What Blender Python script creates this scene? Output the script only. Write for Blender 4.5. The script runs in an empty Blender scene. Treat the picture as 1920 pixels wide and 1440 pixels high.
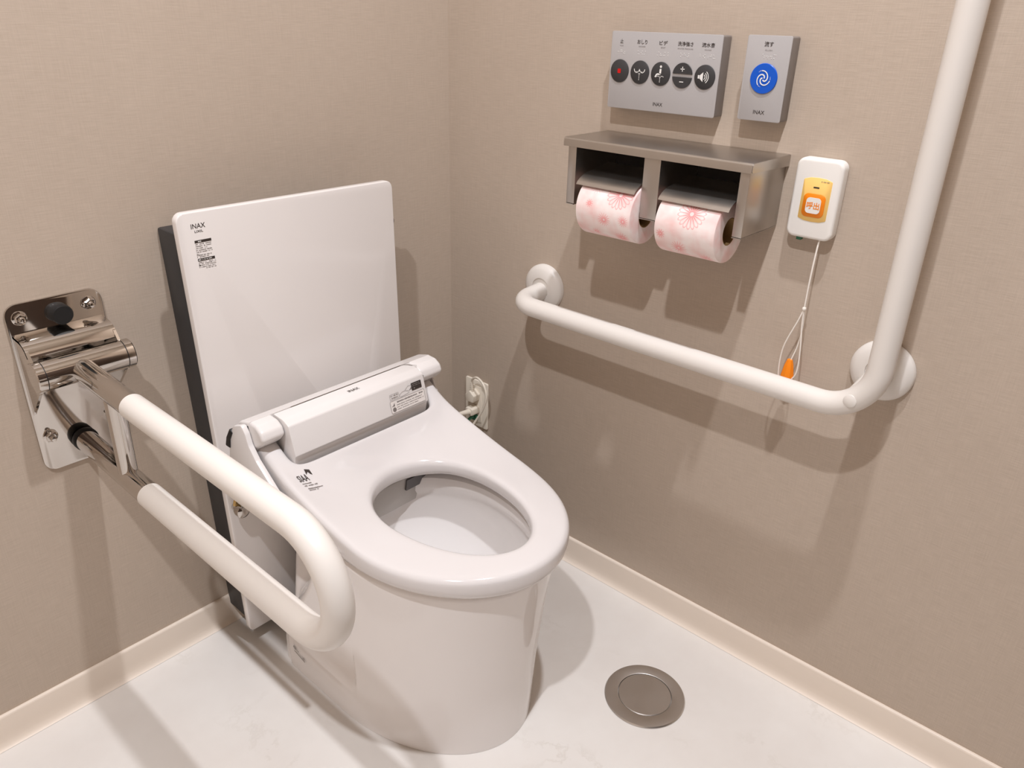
import bpy, bmesh, math, random
import numpy as np
from mathutils import Matrix, Vector
from mathutils.bvhtree import BVHTree

random.seed(7)
SC = bpy.context.scene
COL = SC.collection
PI = math.pi

# ------------------------------------------------------------------ camera
cam_d = bpy.data.cameras.new('camera')
cam_d.sensor_width = 36.0
cam_d.lens = 27.2349
cam_d.clip_start = 0.02
cam = bpy.data.objects.new('camera', cam_d)
COL.objects.link(cam)
_r = Vector((0.6701661, -0.7418748, 0.0223435))
_u = Vector((0.306769, 0.3042783, 0.9018356))
_f = Vector((0.6758477, 0.5975254, -0.4315012))
cam.matrix_world = Matrix(((_r.x, _u.x, -_f.x, -1.14), (_r.y, _u.y, -_f.y, -1.1956917),
                           (_r.z, _u.z, -_f.z, 1.0997169), (0, 0, 0, 1)))
SC.camera = cam

# ------------------------------------------------------------------ world, exposure
wd = bpy.data.worlds.new('room_world')
wd.use_nodes = True
wd.node_tree.nodes['Background'].inputs[0].default_value = (1.0, 0.93, 0.85, 1)
wd.node_tree.nodes['Background'].inputs[1].default_value = 0.0
SC.world = wd
SC.view_settings.view_transform = 'Standard'
SC.view_settings.look = 'None'
SC.view_settings.gamma = 1.0
SC.view_settings.use_curve_mapping = False
SC.view_settings.exposure = -0.06

# two small ceiling downlights light the room (their fixtures are built further down)
CEIL = 2.7
LAMPS = [((-1.58, -1.06, CEIL), 36.0), ((-0.57, -1.02, CEIL), 30.0)]
LAMP_COLOR = (0.925, 0.945, 1.0)
LAMP_SIZE = 0.06


# ------------------------------------------------------------------ helpers
def new_obj(name, me, parent=None):
    o = bpy.data.objects.new(name, me)
    COL.objects.link(o)
    if parent is not None:
        o.parent = parent
    return o


def thing(name, label, cat, loc, group=None):
    o = bpy.data.objects.new(name, None)
    o.empty_display_size = 0.03
    o.location = loc
    COL.objects.link(o)
    o['label'] = label
    o['category'] = cat
    if group:
        o['group'] = group
    return o


def finish(name, bm, mat, parent=None, smooth=35, kind=None, label=None, tri=False):
    """bm is in world coordinates; the object is moved into its parent's frame."""
    bmesh.ops.recalc_face_normals(bm, faces=bm.faces)
    for f in bm.faces:
        f.smooth = bool(smooth)
    if smooth:
        lim = math.radians(smooth)
        for e in bm.edges:
            if len(e.link_faces) == 2:
                e.smooth = e.calc_face_angle(0.0) < lim
            else:
                e.smooth = True
    me = bpy.data.meshes.new(name)
    bm.to_mesh(me)
    bm.free()
    me.materials.append(mat)
    o = new_obj(name, me, parent)
    if parent is not None:
        off = Vector((0, 0, 0))
        p = parent
        while p is not None:
            off += p.location
            p = p.parent
        me.transform(Matrix.Translation(-off))
    if kind:
        o['kind'] = kind
    if label:
        o['label'] = label
    return o


def box(bm, a, b):
    x0, y0, z0 = [min(a[i], b[i]) for i in range(3)]
    x1, y1, z1 = [max(a[i], b[i]) for i in range(3)]
    v = [bm.verts.new(p) for p in ((x0, y0, z0), (x1, y0, z0), (x1, y1, z0), (x0, y1, z0),
                                   (x0, y0, z1), (x1, y0, z1), (x1, y1, z1), (x0, y1, z1))]
    for q in ((0, 3, 2, 1), (4, 5, 6, 7), (0, 1, 5, 4), (1, 2, 6, 5), (2, 3, 7, 6), (3, 0, 4, 7)):
        bm.faces.new([v[i] for i in q])
    return v


def bevel_all(bm, w, seg=2, angle=30):
    bmesh.ops.recalc_face_normals(bm, faces=bm.faces)
    ed = [e for e in bm.edges if len(e.link_faces) == 2 and e.calc_face_angle(0) > math.radians(angle)]
    bmesh.ops.bevel(bm, geom=ed, offset=w, segments=seg, profile=0.5, affect='EDGES', clamp_overlap=True)


def frame_pts(path, closed=False):
    """parallel transport frames"""
    P = [Vector(p) for p in path]
    n = len(P)
    T = []
    for i in range(n):
        a = P[max(i - 1, 0)]
        b = P[min(i + 1, n - 1)]
        T.append((b - a).normalized())
    ref = Vector((0, 0, 1)) if abs(T[0].z) < 0.9 else Vector((1, 0, 0))
    U = [(ref - T[0] * ref.dot(T[0])).normalized()]
    for i in range(1, n):
        u = U[-1] - T[i] * U[-1].dot(T[i])
        U.append(u.normalized())
    return P, T, U


def tube(bm, path, r, seg=24, caps=True):
    P, T, U = frame_pts(path)
    rings = []
    for i, p in enumerate(P):
        rr = r[i] if isinstance(r, (list, tuple)) else r
        w = T[i].cross(U[i])
        rings.append([bm.verts.new(p + (U[i] * math.cos(a) + w * math.sin(a)) * rr)
                      for a in [2 * PI * k / seg for k in range(seg)]])
    for i in range(len(rings) - 1):
        for k in range(seg):
            bm.faces.new((rings[i][k], rings[i][(k + 1) % seg], rings[i + 1][(k + 1) % seg], rings[i + 1][k]))
    if caps:
        bm.faces.new(rings[0][::-1])
        bm.faces.new(rings[-1])
    return rings


def lathe(bm, origin, axis, prof, seg=48, close_start=True, close_end=True):
    """prof: list of (radius, distance along axis)"""
    o = Vector(origin)
    a = Vector(axis).normalized()
    ref = Vector((0, 0, 1)) if abs(a.z) < 0.9 else Vector((1, 0, 0))
    u = (ref - a * ref.dot(a)).normalized()
    w = a.cross(u)
    rings = []
    for r, d in prof:
        if r < 1e-6:
            rings.append([bm.verts.new(o + a * d)])
        else:
            rings.append([bm.verts.new(o + a * d + (u * math.cos(t) + w * math.sin(t)) * r)
                          for t in [2 * PI * k / seg for k in range(seg)]])
    for i in range(len(rings) - 1):
        A, B = rings[i], rings[i + 1]
        for k in range(seg):
            k2 = (k + 1) % seg
            if len(A) == 1 and len(B) == 1:
                continue
            if len(A) == 1:
                bm.faces.new((A[0], B[k2], B[k]))
            elif len(B) == 1:
                bm.faces.new((A[k], A[k2], B[0]))
            else:
                bm.faces.new((A[k], A[k2], B[k2], B[k]))
    if close_start and len(rings[0]) > 1:
        bm.faces.new(rings[0][::-1])
    if close_end and len(rings[-1]) > 1:
        bm.faces.new(rings[-1])


def extrude_profile(bm, pts, axis, a, b):
    """closed polygon pts in the two other axes, extruded along axis 'x'/'y'/'z' from a to b"""
    def mk(p, t):
        if axis == 'x':
            return (t, p[0], p[1])
        if axis == 'y':
            return (p[0], t, p[1])
        return (p[0], p[1], t)
    A = [bm.verts.new(mk(p, a)) for p in pts]
    B = [bm.verts.new(mk(p, b)) for p in pts]
    n = len(pts)
    for i in range(n):
        bm.faces.new((A[i], A[(i + 1) % n], B[(i + 1) % n], B[i]))
    bm.faces.new(A[::-1])
    bm.faces.new(B)
    return A, B


def rounded_poly(pts, r, seg=5):
    """round the corners of a closed polygon; r one number or one per corner"""
    out = []
    n = len(pts)
    for i in range(n):
        p0, p, p1 = [Vector(pts[j % n]).to_2d() for j in (i - 1, i, i + 1)]
        rr = r[i] if isinstance(r, (list, tuple)) else r
        if rr <= 0:
            out.append(tuple(p))
            continue
        d0 = (p0 - p)
        d1 = (p1 - p)
        ang = d0.angle(d1)
        t = min(rr / math.tan(ang / 2), d0.length * 0.49, d1.length * 0.49)
        rr2 = t * math.tan(ang / 2)
        d0.normalize()
        d1.normalize()
        c = p + (d0 + d1).normalized() * (rr2 / math.sin(ang / 2))
        a0 = (p + d0 * t) - c
        a1 = (p + d1 * t) - c
        s = math.atan2(a0.x * a1.y - a0.y * a1.x, a0.dot(a1))
        for k in range(seg + 1):
            th = s * k / seg
            out.append((c.x + a0.x * math.cos(th) - a0.y * math.sin(th),
                        c.y + a0.x * math.sin(th) + a0.y * math.cos(th)))
    return out


def rrect(cx, cy, w, h, r, seg=5):
    return rounded_poly([(cx - w / 2, cy - h / 2), (cx + w / 2, cy - h / 2),
                         (cx + w / 2, cy + h / 2), (cx - w / 2, cy + h / 2)], r, seg)


def arc_path(p0, p1, p2, r, seg=12):
    """points of a fillet of radius r at corner p1 between p0 and p2"""
    p0, p1, p2 = Vector(p0), Vector(p1), Vector(p2)
    a = (p0 - p1).normalized()
    b = (p2 - p1).normalized()
    ang = a.angle(b)
    t = r / math.tan(ang / 2)
    c = p1 + (a + b).normalized() * (r / math.sin(ang / 2))
    s = (p1 + a * t) - c
    e = (p1 + b * t) - c
    tot = s.angle(e)
    ax = s.cross(e).normalized()
    return [c + Matrix.Rotation(tot * k / seg, 3, ax) @ s for k in range(seg + 1)]


def smooth_curve(pts, n=10):
    """Catmull-Rom through pts"""
    P = [Vector(p) for p in pts]
    P = [P[0] * 2 - P[1]] + P + [P[-1] * 2 - P[-2]]
    out = []
    for i in range(1, len(P) - 2):
        for k in range(n):
            t = k / n
            a, b, c, d = P[i - 1], P[i], P[i + 1], P[i + 2]
            out.append(0.5 * ((2 * b) + (c - a) * t + (2 * a - 5 * b + 4 * c - d) * t * t + (3 * b - a - 3 * c + d) * t ** 3))
    out.append(P[-2])
    return out


# planes for flat print: right / up / normal / origin
def plane(origin, right, up):
    r, u = Vector(right).normalized(), Vector(up).normalized()
    n = r.cross(u)
    o = Vector(origin)
    return Matrix(((r.x, u.x, n.x, o.x), (r.y, u.y, n.y, o.y), (r.z, u.z, n.z, o.z), (0, 0, 0, 1)))


def add_text(bm, M, body, height, u=0, v=0, width=None, bold=0.0, align='CENTER'):
    """flat lettering on plane M, centred at (u, v), cap height in metres"""
    c = bpy.data.curves.new('lettering', 'FONT')
    c.body = body
    c.size = 1.0
    c.offset = bold
    c.resolution_u = 2
    o = bpy.data.objects.new('lettering', c)
    COL.objects.link(o)
    bpy.context.view_layer.update()
    dg = bpy.context.evaluated_depsgraph_get()
    me = bpy.data.meshes.new_from_object(o.evaluated_get(dg))
    bpy.data.objects.remove(o)
    co = np.array([v_.co[:2] for v_ in me.vertices])
    lo, hi = co.min(0), co.max(0)
    s = height / (hi[1] - lo[1])
    sx = s if width is None else width / (hi[0] - lo[0])
    mid = (lo + hi) / 2
    vs = [bm.verts.new(M @ Vector((u + (p[0] - mid[0]) * sx, v + (p[1] - mid[1]) * s, 0))) for p in co]
    for f in me.polygons:
        try:
            bm.faces.new([vs[i] for i in f.vertices])
        except ValueError:
            pass
    bpy.data.meshes.remove(me)


def strip(bm, M, pts, w, closed=False, w1=None):
    P = [Vector((p[0], p[1])) for p in pts]
    n = len(P)
    L, R = [], []
    for i in range(n):
        a = P[i - 1] if (i > 0 or closed) else P[i]
        b = P[(i + 1) % n] if (i < n - 1 or closed) else P[i]
        t = (b - a).normalized()
        nn = Vector((-t.y, t.x))
        ww = w if w1 is None else w + (w1 - w) * i / (n - 1)
        L.append(bm.verts.new(M @ (P[i] + nn * ww / 2).to_3d()))
        R.append(bm.verts.new(M @ (P[i] - nn * ww / 2).to_3d()))
    for i in range(n if closed else n - 1):
        j = (i + 1) % n
        bm.faces.new((R[i], R[j], L[j], L[i]))


def poly2d(bm, M, pts):
    bm.faces.new([bm.verts.new(M @ Vector((p[0], p[1], 0))) for p in pts])


def disc2d(bm, M, u, v, r, seg=16):
    poly2d(bm, M, [(u + r * math.cos(2 * PI * k / seg), v + r * math.sin(2 * PI * k / seg)) for k in range(seg)])


def rect2d(bm, M, u0, v0, u1, v1):
    poly2d(bm, M, [(u0, v0), (u1, v0), (u1, v1), (u0, v1)])


def fine_print(bm, M, u0, u1, v, h, seed, fill=0.72):
    """a line of print too small to read: broken dashes"""
    rnd = random.Random(seed)
    u = u0
    while u < u1 - h * 0.4:
        w = h * rnd.uniform(0.35, 0.9)
        if rnd.random() < fill:
            hh = h * rnd.uniform(0.55, 1.0)
            rect2d(bm, M, u, v - hh / 2, min(u + w, u1), v + hh / 2)
        u += w + h * 0.16


def flat(name, bm, mat, parent, label=None):
    return finish(name, bm, mat, parent, smooth=0, label=label)


# ------------------------------------------------------------------ materials
def principled(name, color, rough=0.5, metal=0.0, spec=0.5, coat=0.0, **kw):
    m = bpy.data.materials.new(name)
    m.use_nodes = True
    b = m.node_tree.nodes['Principled BSDF']
    b.inputs['Base Color'].default_value = (*color, 1)
    b.inputs['Roughness'].default_value = rough
    b.inputs['Metallic'].default_value = metal
    b.inputs['Specular IOR Level'].default_value = spec
    b.inputs['Coat Weight'].default_value = coat
    for k, v in kw.items():
        b.inputs[k].default_value = v
    return m


def srgb(r, g, b):
    return tuple(((c / 255) / 12.92 if c / 255 <= 0.04045 else ((c / 255 + 0.055) / 1.055) ** 2.4) for c in (r, g, b))


class NT:
    """tiny node builder"""
    def __init__(self, mat):
        self.t = mat.node_tree
        self.b = self.t.nodes['Principled BSDF']

    def node(self, typ, **kw):
        n = self.t.nodes.new(typ)
        for k, v in kw.items():
            setattr(n, k, v)
        return n

    def link(self, a, b):
        self.t.links.new(a, b)

    def math(self, op, a, b=0.0, clamp=False):
        n = self.node('ShaderNodeMath', operation=op)
        n.use_clamp = clamp
        for i, v in enumerate((a, b)):
            if isinstance(v, (int, float)):
                n.inputs[i].default_value = v
            else:
                self.link(v, n.inputs[i])
        return n.outputs[0]

    def coords(self, scale=(1, 1, 1)):
        tc = self.node('ShaderNodeTexCoord')
        mp = self.node('ShaderNodeMapping')
        mp.inputs['Scale'].default_value = scale
        self.link(tc.outputs['Object'], mp.inputs['Vector'])
        return mp.outputs['Vector']

    def noise(self, vec, scale, detail=2.0, rough=0.5):
        n = self.node('ShaderNodeTexNoise')
        n.inputs['Scale'].default_value = scale
        n.inputs['Detail'].default_value = detail
        n.inputs['Roughness'].default_value = rough
        self.link(vec, n.inputs['Vector'])
        return n.outputs['Fac']

    def mix(self, fac, a, b):
        n = self.node('ShaderNodeMix', data_type='RGBA')
        if isinstance(fac, (int, float)):
            n.inputs[0].default_value = fac
        else:
            self.link(fac, n.inputs[0])
        for i, v in ((6, a), (7, b)):
            if isinstance(v, tuple):
                n.inputs[i].default_value = (*v, 1)
            else:
                self.link(v, n.inputs[i])
        return n.outputs[2]

    def ramp(self, fac, stops):
        n = self.node('ShaderNodeValToRGB')
        while len(n.color_ramp.elements) < len(stops):
            n.color_ramp.elements.new(0.5)
        for e, (p, c) in zip(n.color_ramp.elements, stops):
            e.position = p
            e.color = (c, c, c, 1) if isinstance(c, (int, float)) else (*c, 1)
        self.link(fac, n.inputs[0])
        return n.outputs[0]

    def bump(self, h, strength, dist=0.001):
        n = self.node('ShaderNodeBump')
        n.inputs['Strength'].default_value = strength
        n.inputs['Distance'].default_value = dist
        self.link(h, n.inputs['Height'])
        self.link(n.outputs['Normal'], self.b.inputs['Normal'])


def mat_wall():
    m = principled('woven_vinyl_wallpaper', srgb(170, 152, 138), rough=0.62, spec=0.28)
    n = NT(m)
    warp = n.noise(n.coords((34, 34, 760)), 1.0, 2.0, 0.6)
    weft = n.noise(n.coords((620, 620, 26)), 1.0, 2.0, 0.6)
    big = n.noise(n.coords((1, 1, 1)), 6.0, 3.0, 0.55)
    s = n.math('ADD', n.math('MULTIPLY', warp, 0.62), n.math('MULTIPLY', weft, 0.38))
    s2 = n.math('ADD', n.math('MULTIPLY', s, 0.85), n.math('MULTIPLY', big, 0.15))
    c = n.ramp(s2, [(0.36, srgb(183, 167, 151)), (0.5, srgb(189, 173, 157)), (0.64, srgb(195, 179, 163))])
    n.link(c, n.b.inputs['Base Color'])
    n.bump(s, 0.22, 0.0008)
    return m


def mat_floor():
    m = principled('white_marbled_floor_sheet', srgb(226, 221, 216), rough=0.27, spec=0.42)
    n = NT(m)
    v = n.coords((1, 1, 1))
    big = n.noise(v, 3.2, 5.0, 0.6)
    vein = n.noise(v, 9.0, 6.0, 0.62)
    line = n.math('ABSOLUTE', n.math('SUBTRACT', vein, 0.5))
    lm = n.ramp(line, [(0.0, 1.0), (0.012, 0.55), (0.03, 0.0)])
    sp = n.ramp(n.noise(n.coords((1.3, 0.7, 1)), 5.0, 3.0, 0.5), [(0.53, 0.0), (0.66, 1.0)])
    lm = n.math('MULTIPLY', n.math('MULTIPLY', lm, sp), 0.20)
    base = n.mix(n.ramp(big, [(0.35, 0.0), (0.65, 1.0)]), srgb(221, 215, 209), srgb(230, 226, 221))
    c = n.mix(lm, base, srgb(176, 166, 150))
    n.link(c, n.b.inputs['Base Color'])
    return m


def mat_steel(name, color, rough, aniso=(4, 600, 4), strength=0.04):
    m = principled(name, color, rough=rough, metal=1.0)
    n = NT(m)
    g = n.noise(n.coords(aniso), 1.0, 2.0, 0.6)
    n.link(n.ramp(g, [(0.3, max(rough - 0.025, 0.02)), (0.7, rough + 0.025)]), n.b.inputs['Roughness'])
    n.bump(g, strength, 0.0004)
    return m


def mat_plain(name, color, rough, spec=0.5, scale=60.0, amount=0.03, coat=0.0, bump=0.0):
    """slightly uneven plain surface"""
    m = principled(name, color, rough=rough, spec=spec, coat=coat)
    n = NT(m)
    g = n.noise(n.coords((1, 1, 1)), scale, 3.0, 0.55)
    lo = tuple(c * (1 - amount) for c in color)
    hi = tuple(min(c * (1 + amount), 1.0) for c in color)
    n.link(n.mix(g, lo, hi), n.b.inputs['Base Color'])
    if bump:
        n.bump(g, bump, 0.0006)
    return m


WALL = mat_wall()
FLOOR = mat_floor()
CEILM = mat_plain('white_ceiling_board', srgb(232, 228, 222), 0.8, 0.2)
SKIRT = mat_plain('cream_vinyl_skirting', srgb(232, 218, 203), 0.42, 0.35, 20, 0.015)
CERAMIC = mat_plain('glazed_white_ceramic', srgb(241, 236, 233), 0.06, 0.5, 8, 0.006)
SEATM = mat_plain('glossy_white_seat_plastic', srgb(220, 215, 213), 0.11, 0.5, 8, 0.005)
UNITM = mat_plain('satin_white_plastic', srgb(230, 225, 222), 0.24, 0.5, 10, 0.006)
PANELM = mat_plain('glossy_white_panel', srgb(233, 227, 223), 0.13, 0.5, 5, 0.006)
DARKBOX = mat_plain('charcoal_grey_plastic', srgb(50, 50, 52), 0.45, 0.4, 30, 0.04)
BLACK = mat_plain('black_rubber', srgb(24, 23, 23), 0.5, 0.4)
BARM = mat_plain('white_coated_rail', srgb(228, 222, 215), 0.34, 0.45, 12, 0.006)
CHROME = mat_steel('polished_stainless_steel', (0.60, 0.565, 0.53), 0.07, (3, 3, 3), 0.0)
SATIN = mat_steel('satin_stainless_steel', (0.52, 0.485, 0.45), 0.36, (20, 20, 20), 0.0)
SATIN_TOP = mat_steel('brushed_stainless_sheet', (0.49, 0.455, 0.42), 0.36, (20, 20, 20), 0.0)
DRAINM = mat_steel('brushed_drain_steel', (0.60, 0.57, 0.54), 0.36, (20, 20, 20), 0.0)
SILVER = mat_plain('silver_painted_plastic', srgb(176, 172, 171), 0.42, 0.5, 900, 0.03)
CASEM = mat_plain('grey_plastic_case', srgb(132, 123, 117), 0.5, 0.4, 200, 0.03)
BTN = mat_plain('dark_grey_button', srgb(58, 57, 58), 0.5, 0.4, 80, 0.05)
BLUE = mat_plain('blue_button', srgb(12, 88, 200), 0.35, 0.4, 40, 0.02)
INK = mat_plain('dark_print', srgb(62, 54, 50), 0.7, 0.2, 300, 0.1)
INK2 = mat_plain('grey_fine_print', srgb(128, 120, 116), 0.7, 0.2, 500, 0.15)
WHITE_PRINT = mat_plain('white_print', srgb(238, 236, 232), 0.6, 0.2, 300, 0.03)
RED = mat_plain('red_print', srgb(206, 22, 22), 0.5, 0.3, 300, 0.05)
ORANGE = mat_plain('orange_plastic', srgb(248, 138, 20), 0.4, 0.4, 60, 0.03)
YELLOW = mat_plain('pale_yellow_plastic', srgb(250, 206, 120), 0.45, 0.4, 60, 0.03)
CALLW = mat_plain('white_call_point_plastic', srgb(240, 236, 230), 0.35, 0.45, 30, 0.01)
CORDM = mat_plain('white_braided_cord', srgb(236, 228, 218), 0.7, 0.2, 2500, 0.08)
GREEN = mat_plain('green_plastic', srgb(58, 118, 92), 0.45, 0.4)
OUTLETM = mat_plain('ivory_outlet_plastic', srgb(232, 222, 206), 0.4, 0.4, 40, 0.01)
BRASS = mat_steel('brass', (0.55, 0.38, 0.16), 0.25, (3, 3, 3), 0.0)
CARD = mat_plain('brown_cardboard', srgb(158, 128, 88), 0.85, 0.1, 200, 0.1)
SEAL = mat_plain('white_sealant', srgb(226, 220, 214), 0.4, 0.4)
GUARDM = mat_plain('shade_greyed_plastic', srgb(184, 178, 172), 0.3, 0.4)  # nozzle guard greyed to carry the seat's shadow in its colour
HOLDIN = mat_plain('shade_toned_inner_sheet', srgb(46, 41, 38), 0.6, 0.3)  # near-black puts the shade inside the paper holder into the sheet's colour
DARKGAP = mat_plain('dark_grey_shutter', srgb(96, 92, 92), 0.4, 0.4)
SEAM = mat_plain('shadow_grey_gasket', srgb(110, 98, 90), 0.6, 0.2)


def mat_paper(name, flowers, r, yc):
    """pink mottled paper; flowers: (angle deg, y offset from the roll's middle, radius, petals, strength)"""
    m = principled(name, srgb(246, 226, 222), rough=0.9, spec=0.1)
    n = NT(m)
    tc = n.node('ShaderNodeTexCoord')
    sp = n.node('ShaderNodeSeparateXYZ')
    n.link(tc.outputs['Object'], sp.inputs[0])
    X, Y, Z = sp.outputs
    th = n.math('ARCTAN2', Z, n.math('MULTIPLY', X, -1.0))
    s = n.math('MULTIPLY', th, r)
    mott = n.ramp(n.noise(n.coords((1, 1, 1)), 34.0, 2.0, 0.5), [(0.38, 0.0), (0.68, 1.0)])
    col = n.mix(mott, srgb(250, 236, 232), srgb(246, 208, 204))
    tot = None
    for (a, y0, R, pet, st) in flowers:
        du = n.math('SUBTRACT', s, math.radians(a) * r)
        dv = n.math('SUBTRACT', Y, y0)
        d = n.math('SQRT', n.math('ADD', n.math('MULTIPLY', du, du), n.math('MULTIPLY', dv, dv)))
        phi = n.math('ARCTAN2', du, dv)
        q = n.math('DIVIDE', d, R)
        fade = n.math('SUBTRACT', 1.0, q, True)
        # radial petal lines, thin; closed by a scalloped outline
        ln = n.math('POWER', n.math('ABSOLUTE', n.math('COSINE', n.math('MULTIPLY', phi, pet / 2))), 7.0)
        scal = n.math('ADD', 0.74, n.math('MULTIPLY', n.math('ABSOLUTE', n.math('SINE', n.math('MULTIPLY', phi, pet / 2))), 0.18))
        rim = n.math('SUBTRACT', 1.0, n.math('MULTIPLY', n.math('ABSOLUTE', n.math('SUBTRACT', q, scal)), 14.0), True)
        inside = n.math('LESS_THAN', q, scal)
        ln = n.math('MULTIPLY', ln, inside)
        glow = n.math('POWER', fade, 2.4)
        core = n.math('LESS_THAN', q, 0.13)
        ln = n.math('MULTIPLY', ln, n.math('ADD', 0.35, fade))
        val = n.math('ADD', n.math('MULTIPLY', n.math('MAXIMUM', ln, n.math('MULTIPLY', rim, 0.8 if R > 0.02 else 0.12)), 0.72), n.math('MULTIPLY', glow, 0.85))
        val = n.math('MULTIPLY', val, n.math('SUBTRACT', 1.0, n.math('MULTIPLY', core, 0.85)))
        val = n.math('MULTIPLY', val, st, True)
        tot = val if tot is None else n.math('MAXIMUM', tot, val)
    col = n.mix(tot, col, srgb(240, 120, 122))
    n.link(col, n.b.inputs['Base Color'])
    em = n.noise(n.coords((1, 1, 1)), 260.0, 1.0, 0.5)
    n.bump(em, 0.25, 0.0006)
    return m


# ------------------------------------------------------------------ the room
RX, RY = -2.8, -1.95


def slab(name, a, b, mat, kind='structure'):
    bm = bmesh.new()
    box(bm, a, b)
    return finish(name, bm, mat, None, smooth=0, kind=kind)


slab('floor', (RX, RY, -0.05), (0, 0, 0), FLOOR)
slab('ceiling', (RX, RY, CEIL), (0, 0, CEIL + 0.05), CEILM)
slab('wall_left', (RX, 0, -0.05), (0.05, 0.05, CEIL + 0.05), WALL)
slab('wall_right', (0, RY, -0.05), (0.05, 0, CEIL + 0.05), WALL)
slab('wall_front', (RX, RY - 0.05, -0.05), (0.05, RY, CEIL + 0.05), WALL)
DOORM = mat_plain('dark_brown_door_board', srgb(70, 55, 46), 0.4, 0.4, 30, 0.12)
bm = bmesh.new()
box(bm, (-1.75, RY + 0.0005, 0.008), (-0.10, RY + 0.035, 2.12))
bevel_all(bm, 0.003)
door = finish('door_1', bm, DOORM, None, 40, 'structure')
bm = bmesh.new()
tube(bm, [(-1.62, RY + 0.035, 0.75), (-1.62, RY + 0.075, 0.76), (-1.62, RY + 0.075, 1.24), (-1.62, RY + 0.035, 1.25)], 0.012, 16)
finish('door_handle', bm, CHROME, door, 40)
slab('wall_side', (RX - 0.05, RY - 0.05, -0.05), (RX, 0.05, CEIL + 0.05), WALL)

BB = [(0, 0.0005), (0.0145, 0.0005), (0.0115, 0.0022), (0.0085, 0.0062), (0.0068, 0.013),
      (0.0062, 0.024), (0.0060, 0.056), (0.0053, 0.0592), (0.0035, 0.0605), (0, 0.0605)]
bm = bmesh.new()
extrude_profile(bm, [(-a, b) for a, b in BB], 'x', RX, 0)
finish('baseboard_left', bm, SKIRT, None, 50, 'structure')
bm = bmesh.new()
extrude_profile(bm, [(-a, b) for a, b in BB], 'y', RY, -0.006)
finish('baseboard_right', bm, SKIRT, None, 50, 'structure')
bm = bmesh.new()
extrude_profile(bm, [(RY + a, b) for a, b in BB], 'x', RX, -1.76)
finish('baseboard_front', bm, SKIRT, None, 50, 'structure')
bm = bmesh.new()
extrude_profile(bm, [(RX + a, b) for a, b in BB], 'y', RY + 0.006, -0.006)
finish('baseboard_side', bm, SKIRT, None, 50, 'structure')

# ceiling downlights (above the picture)
LENS = principled('lit_downlight_lens', (1, 0.93, 0.84), rough=0.4)
LENS.node_tree.nodes['Principled BSDF'].inputs['Emission Color'].default_value = (*LAMP_COLOR, 1)
LENS.node_tree.nodes['Principled BSDF'].inputs['Emission Strength'].default_value = 6.0
TRIM = mat_plain('white_lamp_trim', srgb(236, 232, 226), 0.5)
for i, (p, w) in enumerate(LAMPS):
    t = thing('ceiling_downlight', ['round recessed downlight in the ceiling farthest from the right wall',
                                    'round recessed downlight in the ceiling nearest the right wall, over the toilet'][i],
              'ceiling light', p, 'recessed ceiling downlights')
    bm = bmesh.new()
    lathe(bm, p, (0, 0, -1), [(0.052, -0.002), (0.075, -0.002), (0.075, 0.003), (0.070, 0.006), (0.056, 0.006), (0.052, 0.001)],
          48, False, False)
    finish('trim_ring', bm, TRIM, t)
    bm = bmesh.new()
    lathe(bm, p, (0, 0, -1), [(0.0, 0.0015), (0.052, 0.0015)], 48, False, False)
    finish('lens', bm, LENS, t)
    ld = bpy.data.lights.new('downlight_lamp', 'AREA')
    ld.shape = 'DISK'
    ld.size = LAMP_SIZE
    ld.energy = w
    ld.color = LAMP_COLOR
    lo = bpy.data.objects.new('downlight_lamp', ld)
    COL.objects.link(lo)
    lo.parent = t
    lo.location = (0, 0, -0.008)

# ------------------------------------------------------------------ toilet
XC = -0.4365
toilet = thing('toilet', 'white glossy ceramic toilet with a lidless electronic bidet seat', 'toilet', (XC, -0.38, 0.0))


def resample(pts, n):
    P = np.array(pts + [pts[0]])
    d = np.r_[0, np.cumsum(np.linalg.norm(np.diff(P, axis=0), axis=1))]
    t = np.linspace(0, d[-1], n, endpoint=False)
    return np.c_[np.interp(t, d, P[:, 0]), np.interp(t, d, P[:, 1])]


def pan_outline(hw, yc, sf, yb, hwb, ys, rc=0.03, n=480, p=2.0):
    """plan outline starting at the middle of the back edge, going round by the left"""
    half = [(0.0, yb)]
    for k in range(9):
        a = PI / 2 * k / 8
        half.append((-(hwb - rc) - rc * math.sin(a), yb - rc + rc * math.cos(a)))
    y1 = min(ys + 0.035, yb - rc - 0.001)
    y2 = min(ys - 0.02, y1 - 0.01)
    half.append((-hwb, y1))
    for k in range(1, 13):
        t = k / 12
        s = t * t * (3 - 2 * t)
        half.append((-(hwb + (hw - hwb) * s), y1 + (y2 - y1) * t))
    half.append((-hw, (y2 + yc) / 2))
    for k in range(1, 49):
        a = PI / 2 * k / 48
        half.append((-hw * math.cos(a) ** (2 / p), yc - sf * math.sin(a) ** (2 / p)))
    full = half + [(-x, y) for x, y in half[-2:0:-1]]
    return resample(full, n)


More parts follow.
